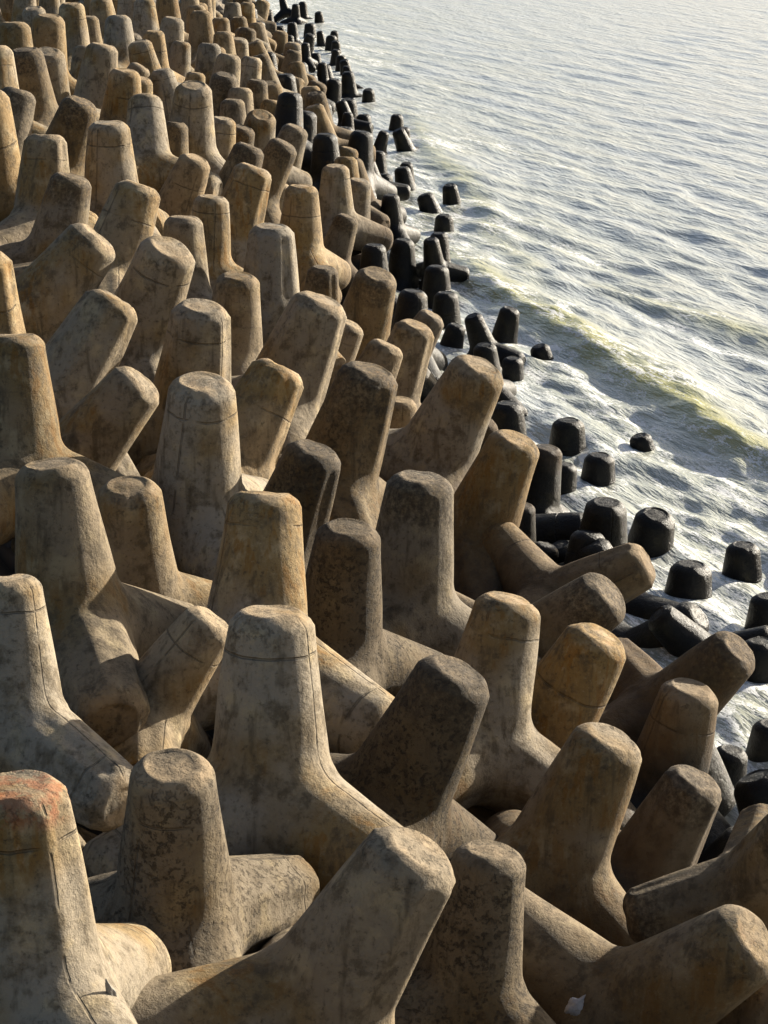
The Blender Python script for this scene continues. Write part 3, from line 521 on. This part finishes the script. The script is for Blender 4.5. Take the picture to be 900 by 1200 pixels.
for i, (hx,hy,hz,qw,qx,qy,qz,s,wet,pit,red,pale,lab) in enumerate(PODS):
    if proto is None: proto = make_tetrapod(LEGS[0]); o = proto
    else: o = copy_tree(proto)
    o.location = (hx,hy,hz); o.rotation_quaternion = (qw,qx,qy,qz); o.scale = (s,s,s)
    tag(o, lab, 'tetrapod', 'concrete tetrapods piled on the breakwater slope')
    tone, seed = R.random(), R.random()
    if pale >= 0: tone, seed = .35+.6*pale, pale
    far = hy > 34
    first = sorted(o.children, key=lambda c: -c.rotation_quaternion.w)[0]      # the leg that stands up
    for ch in o.children:
        ch.data = R.choice(BLUNT if wet else LOW if far else LEGS)
        ch['tone'] = tone; ch['seed'] = seed; ch['wet'] = float(wet); ch['pit'] = float(pit); ch['red'] = float(red) if ch is first else 0.0

# ------------------------------------------------------------------ bank under the armour
def bank():
    N = NT('rubble_core'); pos = N.n('ShaderNodeNewGeometry').outputs['Position']
    v = N.n('ShaderNodeTexVoronoi'); N.l(pos, v.inputs['Vector']); v.inputs['Scale'].default_value = 2.2
    c = N.mix(N.ramp(v.outputs['Distance'], .2, .7), (.13,.10,.07), (.03,.025,.018))
    b = N.n('ShaderNodeBsdfPrincipled'); N.l(c, b.inputs['Base Color']); b.inputs['Roughness'].default_value = .95
    bp = N.n('ShaderNodeBump'); bp.inputs['Distance'].default_value = .2; bp.inputs['Strength'].default_value = 1
    N.l(v.outputs['Distance'], bp.inputs['Height']); bp.invert = True; N.l(bp.outputs[0], b.inputs['Normal']); N.l(b.outputs[0], N.out.inputs[0])
    us = np.concatenate([np.linspace(-14,14,113), [20,30,60]]); ys = np.linspace(-15,190,411)
    V=[]; F=[]
    for Y in ys:
        for u in us:
            z = np.interp(u,SU,SZ)-2.7 if u < 12.5 else 2.5+min(1.6,(u-12.5)*.8)
            V.append((shore_x(Y)-u/CA, Y, z + rng.normal()*.12))
    n = len(us)
    for j in range(len(ys)-1):
        for i in range(n-1): F.append((j*n+i, j*n+i+1, (j+1)*n+i+1, (j+1)*n+i)[::-1])
    me = bpy.data.meshes.new('ground'); me.from_pydata(V,[],F); me.materials.append(N.m)
    for p in me.polygons: p.use_smooth = True
    o = bpy.data.objects.new('ground', me); C.objects.link(o); tag(o, kind='structure')
    # sea bed to the horizon
    N2 = NT('sea_bed_mud'); b = N2.n('ShaderNodeBsdfPrincipled'); b.inputs['Base Color'].default_value=(.06,.05,.03,1); N2.l(b.outputs[0], N2.out.inputs[0])
    me = bpy.data.meshes.new('sea_bed'); me.from_pydata([(-4000,-4000,-6),(4000,-4000,-6),(4000,4000,-6),(-4000,4000,-6)],[],[(0,1,2,3)]); me.materials.append(N2.m)
    o = bpy.data.objects.new('sea_bed', me); C.objects.link(o); tag(o, kind='structure')
bank()

# ------------------------------------------------------------------ sea
def vnoise(x, y, seed):
    r = np.random.default_rng(seed); T = r.random((256,256))
    xi = np.floor(x).astype(int); yi = np.floor(y).astype(int); fx = x-xi; fy = y-yi
    fx = fx*fx*(3-2*fx); fy = fy*fy*(3-2*fy)
    g = lambda a,b: T[a%256,b%256]
    return (g(xi,yi)*(1-fx)+g(xi+1,yi)*fx)*(1-fy)+(g(xi,yi+1)*(1-fx)+g(xi+1,yi+1)*fx)*fy
def sea():
    N = NT('sea_water'); pos = N.n('ShaderNodeNewGeometry').outputs['Position']
    foam = N.attr('foam', 2, 'GEOMETRY'); crest = N.attr('crest', 2, 'GEOMETRY')
    mp = N.n('ShaderNodeMapping'); N.l(pos, mp.inputs[0]); mp.inputs['Rotation'].default_value=(0,0,math.radians(-21))
    m2 = N.n('ShaderNodeMapping'); N.l(mp.outputs[0], m2.inputs[0]); m2.inputs['Scale'].default_value=(1,.22,1)
    v = m2.outputs[0]
    n1 = N.noise(v, 2.6, 5, .6); n2 = N.noise(v, 7, 4, .6); n3 = N.noise(v, 3.0, 8, .72)
    h = N.math('ADD', N.math('MULTIPLY', n1, 1.0), N.math('MULTIPLY', n2, .30))
    bp = N.n('ShaderNodeBump'); bp.inputs['Strength'].default_value = 1; bp.inputs['Distance'].default_value = .14
    N.l(h, bp.inputs['Height'])
    lace = N.noise(v, 5.5, 8, .75); ln = N.math('ABSOLUTE', N.math('SUBTRACT', lace, .5))
    ff = N.math('ADD', foam, N.math('MULTIPLY', N.math('SUBTRACT', n3, .5), 1.3))
    bub = N.noise(pos, 16, 4, .7)
    ff = N.math('ADD', ff, N.math('MULTIPLY', N.math('SUBTRACT', bub, .5), .5))
    ff = N.math('ADD', ff, N.ramp(ln, .0, .05, .10, -.10))
    fm = N.ramp(ff, .50, .60, 0, .92)
    body = N.mix(crest, (.375,.392,.382), (.27,.255,.06))
    w = N.n('ShaderNodeBsdfPrincipled'); N.l(body, w.inputs['Base Color']); w.inputs['Roughness'].default_value = .2
    w.inputs['IOR'].default_value = 1.40; N.l(bp.outputs[0], w.inputs['Normal'])
    f = N.n('ShaderNodeBsdfPrincipled'); f.inputs['Base Color'].default_value = (.72,.72,.70,1); f.inputs['Roughness'].default_value = .8
    bf = N.n('ShaderNodeBump'); bf.inputs['Strength'].default_value = 1; bf.inputs['Distance'].default_value = .03; N.l(n3, bf.inputs['Height']); N.l(bf.outputs[0], f.inputs['Normal'])
    mx = N.n('ShaderNodeMixShader'); N.l(fm, mx.inputs[0]); N.l(w.outputs[0], mx.inputs[1]); N.l(f.outputs[0], mx.inputs[2])
    N.l(mx.outputs[0], N.out.inputs[0])
    nr_, na = 1150, 640
    rad = np.concatenate([np.geomspace(9, 170, nr_), np.geomspace(180, 3500, 40)]); ang = np.radians(np.linspace(-38, 52, na))
    Rr, An = np.meshgrid(rad, ang, indexing='ij')
    X = Rr*np.sin(An); Y = Rr*np.cos(An)
    r = np.random.default_rng(3)
    Z = np.zeros_like(X); base = math.atan2(.36,.93)
    spacing = Rr*math.radians(90)/na
    for k in range(90):
        lam = math.exp(r.uniform(math.log(.40), math.log(2.2)))
        th = base + r.normal()*(.14 if lam > 1.2 else .26)
        amp = .0060*lam**.62*r.uniform(.5,1.2)
        kx, ky = math.cos(th)*2*math.pi/lam, math.sin(th)*2*math.pi/lam
        ph = r.uniform(0,6.28)
        a = amp*np.clip((lam/spacing-3)/4,0,1)
        s = np.sin(kx*X+ky*Y+ph + .8*np.sin(.13*kx*Y-.1*ky*X+ph*2))
        Z += a*(s + .35*(s*s-.5))
    d = (X-shore_x(Y))*CA                                    # metres offshore
    mod = .65+.7*vnoise(X*.12+40, Y*.12+9, 5); Z *= mod*.82; Z *= 1-.5*np.clip((Rr-35)/70,0,1)
    crest = np.zeros_like(X); foam = np.zeros_like(X)
    # breaking crests close to the pile: (point, direction, length, height)
    wob = (vnoise(X*.5+3, Y*.5+7, 8)-.5)*1.1
    for (cx,cy,dx,dy,half,hgt,cw) in [(4.0,36.5,-.26,.966,15,.28,1.0),(1.9,58,-.085,.996,20,.14,.6),(6.9,38.5,-.42,.91,7,.12,.6)]:
        n = math.hypot(dx,dy); tx,ty = dx/n,dy/n; nx,ny = ty,-tx
        if nx < 0: nx,ny = -nx,-ny
        al = (X-cx)*tx+(Y-cy)*ty; ac = (X-cx)*nx+(Y-cy)*ny + wob*.5 + .012*al*al*0
        env = np.clip(1-(al/half)**2,0,1)
        prof = np.where(ac>0, np.exp(-(ac/1.0)**2), np.exp(-(ac/.42)**2))
        Z += hgt*env*prof
        crest = np.maximum(crest, env*cw*np.exp(-((ac+.05)/.55)**2)*(.75+.45*vnoise(X*1.2,Y*1.2,4)))
        foam = np.maximum(foam, env*.50*np.exp(-((ac+.95)/.6)**2))
        foam = np.maximum(foam, env*.35*np.exp(-((ac-.35)/.25)**2))
    streak = vnoise((X*.93+Y*.36)*1.1, (-X*.36+Y*.93)*.22, 6)
    near = np.exp(-np.clip(d-.2,0,None)/2.2)
    foam = np.maximum(foam, (.52)*near*(.30+.75*vnoise(X*.9,Y*.9,2)))
    foam = np.maximum(foam, np.clip(.50*np.exp(-np.clip(d,0,None)/9)*(.15+1.15*streak),0,.52))
    foam = np.maximum(foam, np.clip((Z-.05)*3.0,0,.40))
    crest = np.maximum(crest, np.clip(.38*np.exp(-np.clip(d,0,None)/6)*streak,0,1))
    for p in PODS:                                            # froth round every leg that breaks the surface
        if p[2] < 1.3 and p[8]:
            m = (np.abs(X-p[0]) < 1.6) & (np.abs(Y-p[1]) < 1.6)
            rr = np.hypot(X[m]-p[0], Y[m]-p[1]); foam[m] = np.maximum(foam[m], .55*np.exp(-((rr-.45)/.38)**2))
    foam = np.where(d < -.2, np.maximum(foam,.40), foam)
    V = np.stack([X,Y,Z],-1).reshape(-1,3); n = len(rad)
    idx = np.arange(n*na).reshape(n,na)
    q = np.stack([idx[:-1,:-1], idx[1:,:-1], idx[1:,1:], idx[:-1,1:]],-1).reshape(-1,4)[:, ::-1]
    me = bpy.data.meshes.new('sea'); me.vertices.add(len(V)); me.vertices.foreach_set('co', V.ravel())
    me.loops.add(q.size); me.loops.foreach_set('vertex_index', q.ravel().astype(np.int32))
    me.polygons.add(len(q)); me.polygons.foreach_set('loop_start', np.arange(len(q),dtype=np.int32)*4)
    me.update(calc_edges=True); me.polygons.foreach_set('use_smooth', np.ones(len(q),bool))
    for nm, arr in (('foam',foam),('crest',crest)):
        at = me.attributes.new(nm,'FLOAT','POINT'); at.data.foreach_set('value', np.clip(arr,0,1).ravel().astype(np.float32))
    me.materials.append(N.m); me.validate()
    o = bpy.data.objects.new('sea', me); C.objects.link(o); tag(o, kind='structure')
sea()

# ------------------------------------------------------------------ litter
from mathutils import noise as mn
def plastic(name, color, rough):
    N = NT(name); b = N.n('ShaderNodeBsdfPrincipled'); b.inputs['Base Color'].default_value = (*color,1); b.inputs['Roughness'].default_value = rough
    nz = N.noise(N.n('ShaderNodeTexCoord').outputs['Object'], 40, 4); bp = N.n('ShaderNodeBump'); bp.inputs['Distance'].default_value = .01
    N.l(nz, bp.inputs['Height']); N.l(bp.outputs[0], b.inputs['Normal']); N.l(b.outputs[0], N.out.inputs[0]); return N.m
def crumple(name, size, loc, rot, mat, seed, label, cat):
    bm = bmesh.new(); bmesh.ops.create_icosphere(bm, subdivisions=4, radius=1)
    for v in bm.verts:
        c = v.co.copy(); r = 1 + .45*mn.noise(c*1.3+Vector((seed,0,0))) + .22*abs(mn.noise(c*3.1+Vector((0,seed,0)))) + .10*mn.noise(c*7)
        k = max(0, c.z-.45)*1.4                                  # gathered neck
        v.co = Vector((c.x*r*size[0]*(1-k*.55), c.y*r*size[1]*(1-k*.55), c.z*r*size[2]*(1+k*.5)))
    me = bpy.data.meshes.new(name); bm.to_mesh(me); bm.free(); me.materials.append(mat)
    for p in me.polygons: p.use_smooth = (p.index % 3 != 0)
    o = bpy.data.objects.new(name, me); C.objects.link(o); o.location = loc; o.rotation_euler = rot
    tag(o, label, cat); return o
crumple('plastic_bag', (.05,.03,.07), [1.234, 12.163, 1.753], (.3,.5,.2), plastic('white_film', (.34,.33,.34), .45), 3.1, 'crumpled white plastic bag caught low between the tetrapods at bottom right', 'litter')
crumple('plastic_scrap', (.022,.012,.075), [-1.382, 9.544, 3.375], (.2,-.25,.4), plastic('grey_film', (.22,.20,.17), .5), 8.4, 'narrow pale scrap of plastic lying beside the red capped tetrapod', 'litter')


# ------------------------------------------------------------------ light
AZ, EL = math.radians(51), math.radians(18)          # azimuth clockwise from +Y
w = bpy.data.worlds.new("World"); sc.world = w; w.use_nodes = True; t = w.node_tree; t.nodes.clear()
sky = t.nodes.new('ShaderNodeTexSky'); sky.sky_type = 'NISHITA'; sky.sun_disc = False
sky.sun_elevation = EL; sky.sun_rotation = AZ; sky.air_density = .75; sky.dust_density = 2; sky.ozone_density = .3
bg = t.nodes.new('ShaderNodeBackground'); bg.inputs[1].default_value = .064
wo = t.nodes.new('ShaderNodeOutputWorld'); t.links.new(sky.outputs[0], bg.inputs[0]); t.links.new(bg.outputs[0], wo.inputs[0])
ld = bpy.data.lights.new('sun','SUN'); ld.energy = 5.0; ld.angle = math.radians(.6); ld.color = (1,.92,.78)
lo = bpy.data.objects.new('sun', ld); C.objects.link(lo)
sd = Vector((math.sin(AZ)*math.cos(EL), math.cos(AZ)*math.cos(EL), math.sin(EL)))
lo.rotation_euler = sd.to_track_quat('Z','Y').to_euler(); lo.location = sd*60

# ------------------------------------------------------------------ camera
cd = bpy.data.cameras.new('camera'); cam = bpy.data.objects.new('camera', cd); C.objects.link(cam)
cam.location = (0,0,9); cam.rotation_euler = (math.radians(90-17.74),0,0)
cd.sensor_fit = 'VERTICAL'; cd.sensor_height = 24; cd.lens = 24*2500/1200; cd.clip_start = .1; cd.clip_end = 9000
sc.camera = cam
sc.view_settings.view_transform = 'Standard'; sc.view_settings.look = 'None'; sc.view_settings.gamma = 1
sc.view_settings.exposure = 1.46
